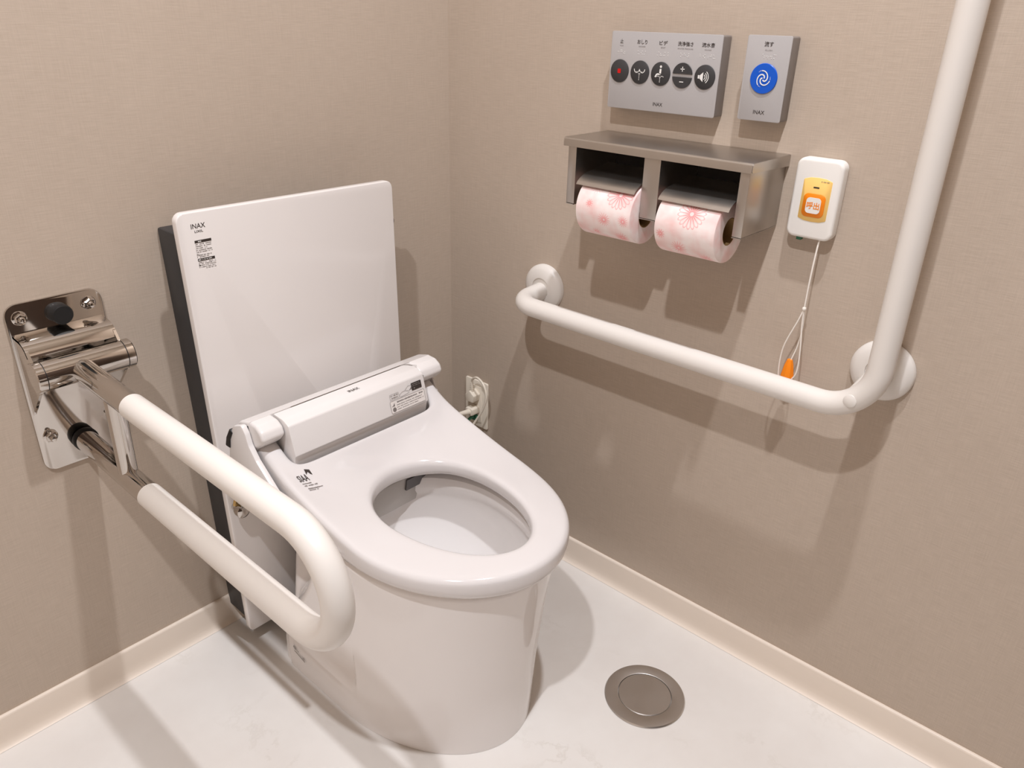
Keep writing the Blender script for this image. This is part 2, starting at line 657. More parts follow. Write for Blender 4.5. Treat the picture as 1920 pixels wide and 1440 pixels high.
NP = 480
ZS = [0.0005, 0.004, 0.02, 0.045, 0.065, 0.085, 0.095, 0.105, 0.12, 0.135, 0.15, 0.165, 0.18, 0.195, 0.21, 0.225, 0.24, 0.255, 0.27, 0.285, 0.30, 0.3125, 0.325, 0.334, 0.342, 0.348]
rings = []
for z in ZS:
    t = z / 0.348
    hw = np.interp(z, [0, 0.05, 0.2, 0.30, 0.348], [0.1635, 0.1645, 0.1665, 0.1675, 0.1685])
    yc = np.interp(z, [0, 0.348], [-0.345, -0.405])
    front = np.interp(z, [0, 0.03, 0.12, 0.25, 0.348], [-0.597, -0.5985, -0.603, -0.616, -0.630])
    hwb = np.interp(z, [0, 0.06, 0.12, 0.22, 0.30, 0.348], [0.160, 0.158, 0.128, 0.105, 0.105, 0.118])
    yb = np.interp(z, [0, 0.1, 0.2, 0.3, 0.348], [-0.150, -0.150, -0.135, -0.118, -0.112])
    ys = np.interp(z, [0, 0.07, 0.14, 0.20, 0.25, 0.30, 0.348], [-0.160, -0.168, -0.205, -0.243, -0.268, -0.27, -0.25])
    o = pan_outline(hw, yc, yc - front, yb, hwb, ys)
    # moulded side recess with a crisp front edge
    for i in range(NP):
        x, y = o[i]
        if abs(x) > 0.135 and -0.392 < y < -0.17:
            e = min(max((y + 0.392) / 0.010, 0), 1) * min(max((-0.19 - y) / 0.19, 0), 1)
            zz = min(max((z - 0.078) / 0.035, 0), 1)
            zz = zz * zz * (3 - 2 * zz)
            o[i, 0] = x - math.copysign(0.013 * e * zz, x)
    rings.append((o, [z] * NP))
# rim and bowl
def bowl_ring(hw, yb, yf, z, p=2.0):
    yc = yb + (yf - yb) * 0.45
    pts = []
    for k in range(720):
        a = 2 * PI * k / 720
        s, c = math.sin(a), math.cos(a)
        sy = (yb - yc) if c > 0 else (yc - yf)
        pts.append((-hw * s, yc + sy * c))
    return (resample(pts, NP), [z] * NP)
o, _ = rings[-1]
rings.append((o * np.array([0.985, 1]) + np.array([0, 0.002]), [0.3525] * NP))
rings.append(bowl_ring(0.148, -0.155, -0.615, 0.3535))
rings.append(bowl_ring(0.132, -0.262, -0.606, 0.3525))
rings.append(bowl_ring(0.124, -0.272, -0.598, 0.347))
rings.append(bowl_ring(0.123, -0.274, -0.597, 0.335))
rings.append(bowl_ring(0.125, -0.272, -0.599, 0.322))
rings.append(bowl_ring(0.131, -0.268, -0.602, 0.312))
rings.append(bowl_ring(0.133, -0.268, -0.602, 0.300))
rings.append(bowl_ring(0.129, -0.270, -0.598, 0.280))
rings.append(bowl_ring(0.119, -0.277, -0.586, 0.255))
rings.append(bowl_ring(0.102, -0.290, -0.560, 0.228))
rings.append(bowl_ring(0.082, -0.305, -0.525, 0.205))
rings.append(bowl_ring(0.062, -0.318, -0.480, 0.180))
rings.append(bowl_ring(0.050, -0.322, -0.450, 0.150))
rings.append(bowl_ring(0.030, -0.335, -0.420, 0.125))
bm = bmesh.new()
VR = [[bm.verts.new((XC + o[i, 0], o[i, 1], zz[i])) for i in range(NP)] for o, zz in rings]
for a, b in zip(VR[:-1], VR[1:]):
    for i in range(NP):
        j = (i + 1) % NP
        bm.faces.new((a[i], a[j], b[j], b[i]))
bm.faces.new(VR[0][::-1])
bm.faces.new(VR[-1])
pan = finish('pan', bm, CERAMIC, toilet, 42)

# standing water deep in the bowl
WATER = principled('still_water', (0.92, 0.95, 0.95), rough=0.0, **{'Transmission Weight': 1.0, 'IOR': 1.33})
NT(WATER).bump(NT(WATER).noise(NT(WATER).coords(), 40.0), 0.02, 0.001)
bm = bmesh.new()
o, _z = bowl_ring(0.0545, -0.321, -0.459, 0.163)
bm.faces.new([bm.verts.new((XC + p[0], p[1], 0.163)) for p in o])
finish('bowl_water', bm, WATER, toilet, 0)

# maker's mark low on the side of the pan
Mk = plane((XC - 0.1662, -0.226, 0.047), (0, -1, -0.25), (-0.02, -0.25, 1))
bm = bmesh.new()
strip(bm, Mk, [(-0.016 + 0.0035 * math.cos(a), 0.006 + 0.0035 * math.sin(a)) for a in [2 * PI * k / 14 for k in range(14)]], 0.0011, True)
fine_print(bm, Mk, -0.018, -0.014, 0.006, 0.003, 3, 1.0)
fine_print(bm, Mk, -0.012, -0.003, 0.006, 0.0018, 4, 0.9)
rect2d(bm, Mk, -0.016, -0.0035, 0.016, -0.0018)
fine_print(bm, Mk, 0.002, 0.016, 0.004, 0.0018, 5, 0.6)
fine_print(bm, Mk, 0.006, 0.017, 0.0008, 0.0018, 6, 0.8)
flat('maker_mark', bm, INK, pan)

# ---- seat
ZO_Y = [-0.66, -0.60, -0.52, -0.47, -0.43, -0.396, -0.36, -0.30, -0.253, -0.235, -0.20]
ZO_Z = [0.3985, 0.397, 0.396, 0.398, 0.404, 0.411, 0.4195, 0.4365, 0.4515, 0.460, 0.476]


def z_outer(y):
    # smoothed interpolation
    return sum(np.interp(y + d, ZO_Y, ZO_Z) for d in (-0.012, -0.006, 0, 0.006, 0.012)) / 5


HWS = 0.181
NY, NX = -0.253, 0.147
half_o = [(0, NY), (-0.05, NY), (-0.10, NY), (-NX, NY), (-HWS, NY), (-HWS - 0.001, -0.315), (-HWS - 0.001, -0.37), (-HWS, -0.42)]
half_i = [(-0.1 * math.cos(math.radians(a)), -0.428 + 0.118 * math.sin(math.radians(a))) for a in (90, 72, 55, 42, 32, 22, 11, 0)]
for k in range(1, 13):
    a = PI / 2 * k / 12
    half_o.append((-HWS * math.cos(a), -0.42 - 0.231 * math.sin(a)))
    half_i.append((-0.1 * math.cos(a), -0.428 - 0.170 * math.sin(a)))
OUT = half_o + [(-x, y) for x, y in half_o[-2:0:-1]]
INN = half_i + [(-x, y) for x, y in half_i[-2:0:-1]]
NS = len(OUT)
bm = bmesh.new()
FR = [0.0, 0.3, 0.65, 1.0]
cols = []
for i in range(NS):
    c = []
    zo = z_outer(OUT[i][1])
    zi = 0.4005
    for f in FR:
        x = INN[i][0] + (OUT[i][0] - INN[i][0]) * f
        y = INN[i][1] + (OUT[i][1] - INN[i][1]) * f
        ff = f ** 1.5
        c.append((x, y, zi + (zo - zi) * ff, f))
    cols.append(c)
top = [[bm.verts.new((XC + p[0], p[1], p[2])) for p in c] for c in cols]


def z_bottom(p):
    return 0.3605 + 0.0105 * (1 - min(max(p[3], 0), 1)) if p[1] <= -0.40 else max(0.3605 + 0.0105 * (1 - p[3]), p[2] - 0.052)


bot = [[bm.verts.new((XC + p[0], p[1], z_bottom(p))) for p in c] for c in cols]
top_b, bot_b, in_b = [], [], []
for i in range(NS):
    j = (i + 1) % NS
    for k in range(len(FR) - 1):
        bm.faces.new((top[i][k], top[i][k + 1], top[j][k + 1], top[j][k]))
        bm.faces.new((bot[i][k], bot[j][k], bot[j][k + 1], bot[i][k + 1]))
    bm.faces.new((top[i][0], top[j][0], bot[j][0], bot[i][0]))
    arm = {i, j} in ({3, 4}, {NS - 4, NS - 3})
    if not arm:
        bm.faces.new((top[j][-1], top[i][-1], bot[i][-1], bot[j][-1]))
for a, b in ((3, 4), (NS - 4, NS - 3)):
    # hinge arms: extend the outer edge a-b backwards
    pt = [(top[a][-1], bot[a][-1]), (top[b][-1], bot[b][-1])]
    for (y, dz) in ((-0.226, 0.4690), (-0.1985, 0.4860)):
        nt = []
        for (tv, bv) in pt:
            nt.append((bm.verts.new((tv.co.x, y, dz)), bm.verts.new((tv.co.x, y, dz - 0.055))))
        bm.faces.new((pt[0][0], pt[1][0], nt[1][0], nt[0][0]))
        bm.faces.new((pt[0][1], nt[0][1], nt[1][1], pt[1][1]))
        bm.faces.new((pt[0][0], nt[0][0], nt[0][1], pt[0][1]))
        bm.faces.new((pt[1][0], pt[1][1], nt[1][1], nt[1][0]))
        pt = nt
    bm.faces.new((pt[0][0], pt[1][0], pt[1][1], pt[0][1]))
bmesh.ops.recalc_face_normals(bm, faces=bm.faces)
sharp = [e for e in bm.edges if len(e.link_faces) == 2 and e.calc_face_angle(0) > math.radians(50)]
tops = [e for e in sharp if sum(v.co.z for v in e.verts) / 2 > 0.385 and not (abs(e.verts[0].co.z - e.verts[1].co.z) > 0.03)]
tops = [e for e in tops if any(f.normal.z > 0.5 for f in e.link_faces)]
bmesh.ops.bevel(bm, geom=tops, offset=0.011, segments=3, profile=0.5, affect='EDGES', clamp_overlap=True)
cr = bm.edges.layers.float.new('crease_edge')
for e in bm.edges:
    a, b = e.verts[0].co, e.verts[1].co
    if abs(a.x - b.x) < 0.002 and abs(a.y - b.y) < 0.006 and a.y > -0.256 and abs(a.z - b.z) > 0.02:
        e[cr] = 0.75       # upright edges of the hinge arms and of the notch
    elif a.y > -0.2045 and b.y > -0.2045:
        e[cr] = 0.45
seat = finish('seat', bm, SEATM, toilet, 180)
sub = seat.modifiers.new('rounded', 'SUBSURF')
sub.levels = 3
sub.render_levels = 3
# small buffers under the seat
for sx in (-1, 1):
    for yy in (-0.36, -0.55):
        bm = bmesh.new()
        hwx = 0.145 if yy > -0.5 else 0.105
        box(bm, (XC + sx * hwx - 0.01, yy - 0.018, 0.3530), (XC + sx * hwx + 0.01, yy + 0.018, 0.362))
        bevel_all(bm, 0.002)
        finish('seat_buffer', bm, UNITM, toilet)

# ---- bidet unit behind the seat
def prof_x(bm, pts, x0, x1, bev=0.0, seg=2, ang=30):
    A, B = extrude_profile(bm, pts, 'x', x0, x1)
    if bev:
        bmesh.ops.recalc_face_normals(bm, faces=bm.faces)
        sa, sb = set(A), set(B)
        ed = [e for e in bm.edges if (e.verts[0] in sa and e.verts[1] in sa) or (e.verts[0] in sb and e.verts[1] in sb)]
        bmesh.ops.bevel(bm, geom=ed, offset=bev, segments=seg, profile=0.5, affect='EDGES', clamp_overlap=True)


# tray with the two side cheeks
bm = bmesh.new()
prof_x(bm, rounded_poly([(-0.135, 0.357), (-0.135, 0.40), (-0.16, 0.41), (-0.24, 0.405), (-0.286, 0.378), (-0.292, 0.370), (-0.292, 0.357)], 0.003, 3),
       XC - 0.135, XC + 0.135)
for sx in (-1, 1):
    ck = rounded_poly([(-0.135, 0.356), (-0.137, 0.44), (-0.150, 0.488), (-0.166, 0.507), (-0.191, 0.517), (-0.2000, 0.505),
                       (-0.206, 0.486), (-0.222, 0.466), (-0.268, 0.429), (-0.34, 0.392), (-0.395, 0.3695), (-0.395, 0.360), (-0.30, 0.357)],
                      [0.01, 0.03, 0.03, 0.012, 0.006, 0.02, 0.02, 0.02, 0.1, 0.1, 0.004, 0.004, 0.1], 4)
    b2 = bmesh.new()
    if sx > 0:
        ck = [(y, z - 0.022 * min(max((-0.200 - y) / 0.02, 0), 1)) for y, z in ck]
        ck = [(y, max(z, 0.357)) for y, z in ck]
    prof_x(b2, ck, XC + sx * 0.1865, XC + sx * (0.1905 if sx > 0 else 0.1965), 0.0015 if sx > 0 else 0.003, 2)
    me = bpy.data.meshes.new('t')
    b2.to_mesh(me)
    b2.free()
    bm.from_mesh(me)
unit_base = finish('bidet_tray', bm, UNITM, toilet, 40)

# housing: rear bar over the full width plus one lobe at each end
RB = rounded_poly([(-0.140, 0.40), (-0.143, 0.460), (-0.150, 0.496), (-0.168, 0.5125), (-0.1986, 0.5213), (-0.1986, 0.40)],
                  [0.004, 0.03, 0.02, 0.02, 0.0, 0.0], 5)
bm = bmesh.new()
prof_x(bm, RB, XC - 0.1860, XC + 0.1905, 0.010, 4)
housing = finish('bidet_housing', bm, UNITM, toilet, 40)
LB = rounded_poly([(-0.185, 0.40), (-0.185, 0.5165), (-0.1986, 0.5211), (-0.216, 0.5200), (-0.229, 0.5120), (-0.2340, 0.4990), (-0.222, 0.4865), (-0.200, 0.470), (-0.1965, 0.40)],
                  [0, 0, 0.01, 0.014, 0.012, 0.008, 0.03, 0.02, 0], 5)
for sx in (-1, 1):
    bm = bmesh.new()
    prof_x(bm, LB, XC + (0.1365 if sx > 0 else -0.1455), XC + (0.1905 if sx > 0 else -0.1860), 0.008, 4)
    finish('end_cap', bm, UNITM, toilet, 40)
    bm = bmesh.new()      # hinge pin block between the cap and the seat arm
    prof_x(bm, rounded_poly([(-0.190, 0.425), (-0.190, 0.466), (-0.1980, 0.466), (-0.1980, 0.425)], 0.002, 3),
           XC + sx * 0.147, XC + sx * 0.182, 0.002)
    finish('hinge_block', bm, UNITM, toilet)

# dark slot at the end of the cover seam, and dark window on the rear corner
bm = bmesh.new()
box(bm, (XC + 0.1348, -0.2390, 0.488), (XC + 0.1372, -0.226, 0.5085))
finish('hinge_slot', bm, SEAM, toilet)
bm = bmesh.new()
prof_x(bm, rounded_poly([(-0.134, 0.460), (-0.141, 0.478), (-0.156, 0.499), (-0.162, 0.493), (-0.152, 0.477), (-0.148, 0.460)], 0.002, 3),
       XC - 0.1982, XC - 0.180, 0.0012)
finish('sensor_window', bm, BLACK, toilet)

# the middle cover
CV = rounded_poly([(-0.2002, 0.425), (-0.2002, 0.5212), (-0.226, 0.5195), (-0.2395, 0.5130), (-0.2525, 0.4640), (-0.2490, 0.4590),
                   (-0.2440, 0.432), (-0.242, 0.425)], [0, 0.001, 0.02, 0.006, 0.003, 0.003, 0.01, 0], 5)
bm = bmesh.new()
prof_x(bm, CV, XC - 0.1440, XC + 0.1350, 0.005, 3)
cover = finish('bidet_cover', bm, UNITM, toilet, 40)
bm = bmesh.new()
strip(bm, plane((XC, -0.1994, 0.5216), (1, 0, 0), (0, 1, 0)), [(-0.112, 0), (-0.05, 0), (0.05, 0), (0.116, 0), (0.123, -0.0015), (0.129, -0.006), (0.1335, -0.014), (0.1385, -0.021)], 0.0016)
flat('cover_seam', bm, SEAM, cover)
ct = plane((XC - 0.0015, -0.2180, 0.5209), (1, 0, 0), (0, 1, -0.06))
bm = bmesh.new()
add_text(bm, ct, 'INAX', 0.0080, 0, 0, 0.0215, 0.003)
flat('brand_lettering', bm, INK, cover)
# warning labels on the cover's front face
cfn = Vector((0, -0.0130, -0.0490)).normalized()
cf = plane((XC + 0.0925, -0.24613 - 0.0006, 0.4880), (1, 0, 0), -cfn)
LABELM = mat_plain('clear_label_film', srgb(236, 229, 224), 0.3, 0.4, 20, 0.01)
bm = bmesh.new()
poly2d(bm, cf, rrect(-0.002, -0.0115, 0.078, 0.0215, 0.002, 3))
lab = flat('warning_label', bm, LABELM, cover)
cf2 = cf @ Matrix.Translation((0, 0, 0.0003))
bm = bmesh.new()
strip(bm, cf2, rrect(-0.002, -0.0115, 0.078, 0.0215, 0.002, 3), 0.0005, True)
disc2d(bm, cf2, -0.034, -0.0165, 0.0040)
poly2d(bm, cf2, [(-0.037, -0.0105), (-0.032, -0.0105), (-0.032, -0.0045)])
poly2d(bm, cf2, [(-0.0385, -0.0105), (-0.0375, -0.0085), (-0.0365, -0.0105)])
fine_print(bm, cf2, -0.026, 0.020, -0.0050, 0.0030, 11, 1.0)
fine_print(bm, cf2, 0.022, 0.034, -0.0050, 0.0030, 17, 0.8)
fine_print(bm, cf2, -0.028, 0.030, -0.0100, 0.0016, 12, 0.85)
fine_print(bm, cf2, -0.028, 0.035, -0.0140, 0.0014, 13, 0.8)
fine_print(bm, cf2, -0.028, 0.020, -0.0180, 0.0014, 14, 0.8)
# the upper picture strip: text box, hand, dark caption
strip(bm, cf2, rrect(-0.029, 0.0065, 0.020, 0.0095, 0.001, 3), 0.0004, True)
fine_print(bm, cf2, -0.037, -0.021, 0.0085, 0.0020, 15, 0.9)
fine_print(bm, cf2, -0.036, -0.022, 0.0045, 0.0018, 16, 0.8)
strip(bm, cf2, [(-0.018, 0.005), (-0.012, 0.0085), (-0.004, 0.009), (0.003, 0.0065), (0.004, 0.0035), (-0.004, 0.002), (-0.016, 0.001)], 0.0005, True)
strip(bm, cf2, [(-0.004, 0.010), (0.004, 0.015), (0.010, 0.014)], 0.0005)
poly2d(bm, cf2, [(0.004, 0.006), (0.012, 0.0125), (0.012, 0.0085)])
flat('warning_print', bm, INK2, cover)
bm = bmesh.new()
poly2d(bm, cf2, rrect(0.0225, 0.0105, 0.023, 0.0135, 0.001, 3))
flat('warning_caption', bm, INK, cover)
bm = bmesh.new()
cf3 = cf2 @ Matrix.Translation((0, 0, 0.0003))
for k, vv in enumerate((0.0145, 0.0115, 0.0070)):
    fine_print(bm, cf3, 0.0125, 0.0315 if k < 2 else 0.019, vv, 0.0016 if k < 2 else 0.003, 21 + k, 0.8)
flat('caption_print', bm, INK2, cover)

# nozzle shutter seen through the opening
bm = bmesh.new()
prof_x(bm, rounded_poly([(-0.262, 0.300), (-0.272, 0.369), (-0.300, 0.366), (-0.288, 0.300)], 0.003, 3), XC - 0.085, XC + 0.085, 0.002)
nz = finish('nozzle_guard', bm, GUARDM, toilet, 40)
bm = bmesh.new()
prof_x(bm, [(-0.290, 0.336), (-0.2940, 0.360), (-0.3020, 0.359), (-0.2985, 0.336)], XC + 0.037, XC + 0.083, 0.001)
finish('nozzle_shutter', bm, DARKGAP, nz, label='dark grey nozzle shutter')

# hygiene mark printed on the seat: drop each vertex onto the seat surface
bpy.context.view_layer.update()
dg = bpy.context.evaluated_depsgraph_get()
sme = seat.evaluated_get(dg).to_mesh()
off = Vector((XC, -0.38, 0.0))
bvh = BVHTree.FromPolygons([v.co + off for v in sme.vertices], [p.vertices[:] for p in sme.polygons])


def drape(bm, lift=0.0009):
    for v in bm.verts:
        h = bvh.ray_cast(Vector((v.co.x, v.co.y, 0.6)), Vector((0, 0, -1)))
        if h[0] is not None:
            v.co = h[0] + h[1] * lift


sg = plane((-0.5815, -0.2790, 0.5), (1, 0, 0), (0, 1, 0))
bm = bmesh.new()
add_text(bm, sg, 'SIAA', 0.0120, -0.0055, 0.0028, 0.0175, 0.012)
poly2d(bm, sg, [(0.0035, 0.0065), (0.0050, 0.0150), (0.0125, 0.0120), (0.0125, 0.0035), (0.0100, 0.0060), (0.0080, 0.0100)])
drape(bm)
flat('hygiene_mark', bm, INK, seat)
bm = bmesh.new()
fine_print(bm, sg, -0.0135, 0.0035, -0.0075, 0.0022, 31, 0.9)
fine_print(bm, sg, -0.0130, 0.0105, -0.0120, 0.0024, 32, 0.9)
fine_print(bm, sg, -0.0110, 0.0160, -0.0185, 0.0022, 33, 0.95)
fine_print(bm, sg, -0.0110, 0.0060, -0.0220, 0.0020, 34, 0.9)
drape(bm)
flat('hygiene_print', bm, INK2, seat)

# water valve beside the unit
bm = bmesh.new()
lathe(bm, (-0.6176, -0.101, 0.318), (0, -1, 0), [(0.008, 0), (0.008, 0.012), (0.0115, 0.013), (0.0125, 0.018), (0.0115, 0.026), (0.006, 0.029), (0.0, 0.029)], 32)
valve = finish('water_valve', bm, CHROME, toilet)
bm = bmesh.new()
lathe(bm, (-0.6225, -0.112, 0.331), (0.3, 0, 0.95), [(0.004, -0.004), (0.0045, 0.0), (0.0045, 0.012), (0.003, 0.014)], 6)
finish('valve_nut', bm, BRASS, valve, 30, label='brass nut')

# ------------------------------------------------------------------ cabinet behind the toilet
cab = thing('cistern_cabinet', 'tall white flush-tank panel on a charcoal grey box behind the toilet', 'cabinet', (XC, -0.05, 0.0))
bm = bmesh.new()
zb, zt = 0.0385, 0.790
quad = [(-0.613, 0.0), (-0.613, -0.0845), (-0.262, -0.0845), (-0.262, 0.0)]
lo = [bm.verts.new((x, y - 0.0005, zb)) for x, y in quad]
hi = [bm.verts.new((x + (-0.013 if x < -0.5 else 0.0), y - 0.0005, zt)) for x, y in quad]
for i in range(4):
    bm.faces.new((lo[i], lo[(i + 1) % 4], hi[(i + 1) % 4], hi[i]))
bm.faces.new(lo[::-1])
bm.faces.new(hi)
bevel_all(bm, 0.004, 2)
finish('tank_box', bm, DARKBOX, cab, label='charcoal grey box')
bm = bmesh.new()
lathe(bm, (-0.263, -0.050, 0.7405), (1, 0, 0), [(0.011, 0), (0.011, 0.056), (0.009, 0.060), (0, 0.060)], 24)
finish('side_latch', bm, BLACK, cab)
pts = [(-0.6258, 0.037), (-0.5135, 0.037), (-0.5120, 0.335), (-0.350, 0.335), (-0.350, 0.037), (-0.2305, 0.037), (-0.2375, 0.8265), (-0.6397, 0.8285)]
pp = rounded_poly(pts, [0.010, 0.002, 0.01, 0.01, 0.002, 0.010, 0.014, 0.014], 6)
bm = bmesh.new()
extrude_profile(bm, pp, 'y', -0.0855, -0.1000)
bevel_all(bm, 0.0035, 3, 50)
front = finish('front_panel', bm, PANELM, cab, 40)
fp = plane((0, -0.1003, 0), (1, 0, 0), (0, 0, 1))
bm = bmesh.new()
add_text(bm, fp, 'INAX', 0.0072, -0.6076, 0.8075, 0.0222, 0.006)
add_text(bm, fp, 'LIXIL', 0.0034, -0.6075, 0.7994, 0.0132, 0.012)
flat('brand_lettering', bm, INK, front)
bm = bmesh.new()
for k, vv in enumerate((0.7802, 0.7772, 0.7742, 0.7712, 0.7684, 0.7655, 0.7635, 0.7610)):
    fine_print(bm, fp, -0.6160, (-0.5910, -0.5910, -0.598, -0.5910, -0.5905, -0.610, -0.5925, -0.594)[k], vv, 0.0015, 41 + k, 0.75)
for k, vv in enumerate((0.7526, 0.7504, 0.7480, 0.7452, 0.7428)):
    fine_print(bm, fp, -0.6150 if k < 4 else -0.605, -0.5880, vv, 0.0013, 51 + k, 0.75)
rect2d(bm, fp, -0.6152, 0.7470, -0.6128, 0.7494)
flat('notice_print', bm, INK2, front)
fp2 = fp @ Matrix.Translation((0, 0, 0.0003))
for (u0, v0, u1, v1, a0, a1, sd) in ((-0.6165, 0.7822, -0.5902, 0.7862, -0.6115, -0.6045, 61), (-0.6156, 0.7545, -0.5885, 0.7585, -0.6145, -0.5895, 62)):
    bm = bmesh.new()
    rect2d(bm, fp, u0, v0, u1, v1)
    hd = flat('notice_header', bm, INK, front)
    bm = bmesh.new()
    fine_print(bm, fp2, a0, a1, (v0 + v1) / 2, 0.0018, sd, 0.6)
    flat('notice_header_print', bm, WHITE_PRINT, front)

# ------------------------------------------------------------------ flip-up grab rail on the left wall
RXC = -0.797
rail = thing('folding_grab_rail', 'flip-up grab rail with white U grip and polished steel wall mount', 'grab rail', (RXC, -0.003, 0.585))
bm = bmesh.new()
extrude_profile(bm, rounded_poly([(-0.8585, 0.4525), (-0.7275, 0.4525), (-0.7275, 0.7190), (-0.8585, 0.7190)], 0.018, 8), 'y', -0.0004, -0.0055)
bevel_all(bm, 0.0012, 2, 50)
finish('wall_plate', bm, CHROME, rail, 40)
for (x, z) in ((-0.8407, 0.6985), (-0.7476, 0.6985), (-0.8411, 0.4775 + 0.032), (-0.7476, 0.5095)):
    bm = bmesh.new()
    lathe(bm, (x, -0.005, z), (0, -1, 0), [(0.0105, 0), (0.0105, 0.0016), (0.0095, 0.0022), (0.0, 0.0022)], 24)
    washer = finish('bolt', bm, CHROME, rail)
    bm = bmesh.new()
    lathe(bm, (x, -0.0070, z), (0, -1, 0), [(0.0078, 0), (0.0078, 0.0052), (0.0064, 0.0064), (0.0, 0.0064)], 6)
    finish('nut', bm, CHROME, washer, 25)
    bm = bmesh.new()
    lathe(bm, (x, -0.0130, z), (0, -1, 0), [(0.0045, 0), (0.0045, 0.006), (0.0034, 0.0085), (0.0, 0.0092)], 20)
    finish('stud', bm, CHROME, washer)
bm = bmesh.new()
lathe(bm, (-0.7905, -0.005, 0.6955), (0, -1, 0), [(0.0145, 0), (0.0145, 0.019), (0.0130, 0.0215), (0, 0.0215)], 36)
finish('rubber_stop', bm, BLACK, rail)
HY, HZ = -0.0640, 0.6295
# bent bracket: top sheet and two cheeks
bm = bmesh.new()
outer = [(-0.004, 0.676), (-0.030, 0.6745), (-0.040, 0.672), (-0.0475, 0.666), (-0.053, 0.655)]
inner = [(-0.0500, 0.653), (-0.0450, 0.6625), (-0.0385, 0.668), (-0.0295, 0.6705), (-0.004, 0.672)]
extrude_profile(bm, outer + inner, 'x', -0.8555, -0.7330)
finish('bracket_top', bm, CHROME, rail, 50)
for x in (-0.8555, -0.7370):
    bm = bmesh.new()
    ck = rounded_poly([(-0.004, 0.676), (-0.034, 0.6742), (-0.0475, 0.666), (-0.060, 0.650), (-0.072, 0.628), (-0.066, 0.606), (-0.004, 0.548)],
                      [0, 0.02, 0.02, 0.02, 0.015, 0.02, 0], 4)
    extrude_profile(bm, ck, 'x', x, x + 0.004)
    finish('bracket_cheek', bm, CHROME, rail, 40)
bm = bmesh.new()
tube(bm, [(-0.8455, HY, HZ), (-0.7360, HY, HZ)], 0.0215, 40)
barrel = finish('hinge_barrel', bm, CHROME, rail, 40)
for x0, d in ((-0.8462, -1), (-0.7353, 1)):
    bm = bmesh.new()
    lathe(bm, (x0, HY, HZ), (d, 0, 0), [(0.0205, 0.0), (0.0218, 0.0006), (0.0218, 0.0105), (0.0208, 0.0118), (0.0, 0.0120)], 40)
    finish('end_cap', bm, CHROME, barrel, 30)
    bm = bmesh.new()
    lathe(bm, (x0 - d * 0.0004, HY, HZ), (d, 0, 0), [(0.0212, -0.0006), (0.0212, 0.0010)], 40, False, False)
    finish('seam_ring', bm, BLACK, barrel, 30)
ZU, ZL = 0.6250, 0.4850
bm = bmesh.new()
tube(bm, [(RXC, HY + 0.004, HZ - 0.001), (RXC, -0.14, 0.6265), (RXC, -0.233, ZU)], 0.0166, 32)
finish('upper_arm', bm, CHROME, rail, 40)
bm = bmesh.new()
tube(bm, [(RXC, -0.016, ZL + 0.004), (RXC, -0.10, ZL + 0.002), (RXC, -0.228, ZL)], 0.0166, 32)
finish('lower_arm', bm, CHROME, rail, 40)
bm = bmesh.new()
lathe(bm, (RXC, -0.0062, ZL + 0.0045), (0, -1, 0), [(0.013, 0), (0.0170, 0.0005), (0.0185, 0.003), (0.0185, 0.0105), (0.0172, 0.0125), (0.012, 0.013)], 32)
finish('rubber_foot', bm, BLACK, rail)
bm = bmesh.new()
tube(bm, [(RXC, -0.168, ZU + 0.002), (RXC, -0.1635, ZL)], 0.0130, 28)
finish('strut', bm, CHROME, rail, 40)
path = [(RXC, -0.2315, ZU), (RXC, -0.30, ZU), (RXC, -0.45, ZU)]
rr = (ZU - ZL) / 2
for k in range(25):
    a = PI * k / 24
    path.append((RXC, -0.5945 - rr * math.sin(a), (ZU + ZL) / 2 + rr * math.cos(a)))
path += [(RXC, -0.45, ZL), (RXC, -0.30, ZL), (RXC, -0.2265, ZL)]
bm = bmesh.new()
tube(bm, path, 0.0176, 36)
finish('grip', bm, BARM, rail, 40, label='white coated U-shaped grip')

# ------------------------------------------------------------------ L-shaped grab bar on the right wall
bar = thing('grab_bar', 'white L-shaped grab bar screwed to the wall beside the toilet', 'grab bar', (-0.002, -0.60, 0.606))
GX, GZ, GY0, GY1, GZT = -0.095, 0.6060, -0.2705, -0.9345, 1.46
path = [(-0.004, GY0, GZ + 0.002)]
path += arc_path((0, GY0, GZ), (GX, GY0, GZ), (GX, GY1, GZ), 0.050, 14)
path += [(GX, -0.45, GZ), (GX, -0.65, GZ)]
path += arc_path((GX, GY0, GZ), (GX, GY1, GZ), (GX, GY1, 2), 0.072, 18)
path += [(GX, GY1, 0.9), (GX, GY1, 1.15)]
path += arc_path((GX, GY1, 1), (GX, GY1, GZT), (0, GY1, GZT), 0.05, 14)
path += [(-0.004, GY1, GZT)]
bm = bmesh.new()
tube(bm, path, 0.01725, 36)
finish('pipe', bm, BARM, bar, 40)
ec = (GX, -0.9132, 0.6275)
bm = bmesh.new()
tube(bm, [(-0.004, -0.9140, 0.6385), (GX + 0.006, ec[1], ec[2] + 0.002)], 0.0158, 32)
finish('elbow_stub', bm, BARM, bar, 40)
FL = [(0.0455, 0.0), (0.0455, 0.006), (0.0435, 0.0105), (0.036, 0.0150), (0.0235, 0.0178), (0.0205, 0.0175), (0.0200, 0.0150), (0.0, 0.0150)]
for (y, z) in ((GY0, GZ + 0.008), (-0.9140, 0.6400), (GY1, GZT)):
    bm = bmesh.new()
    lathe(bm, (-0.0004, y, z), (-1, 0, 0), FL, 56)
    finish('flange', bm, BARM, bar, 40)
bm = bmesh.new()
lathe(bm, (GX - 0.0155, ec[1] + 0.0035, ec[2] - 0.0005), (-1, 0.05, 0.08), [(0.0092, 0), (0.0092, 0.0016), (0.0085, 0.0022), (0.0, 0.0024)], 32)
finish('screw_cap', bm, BARM, bar, 40)

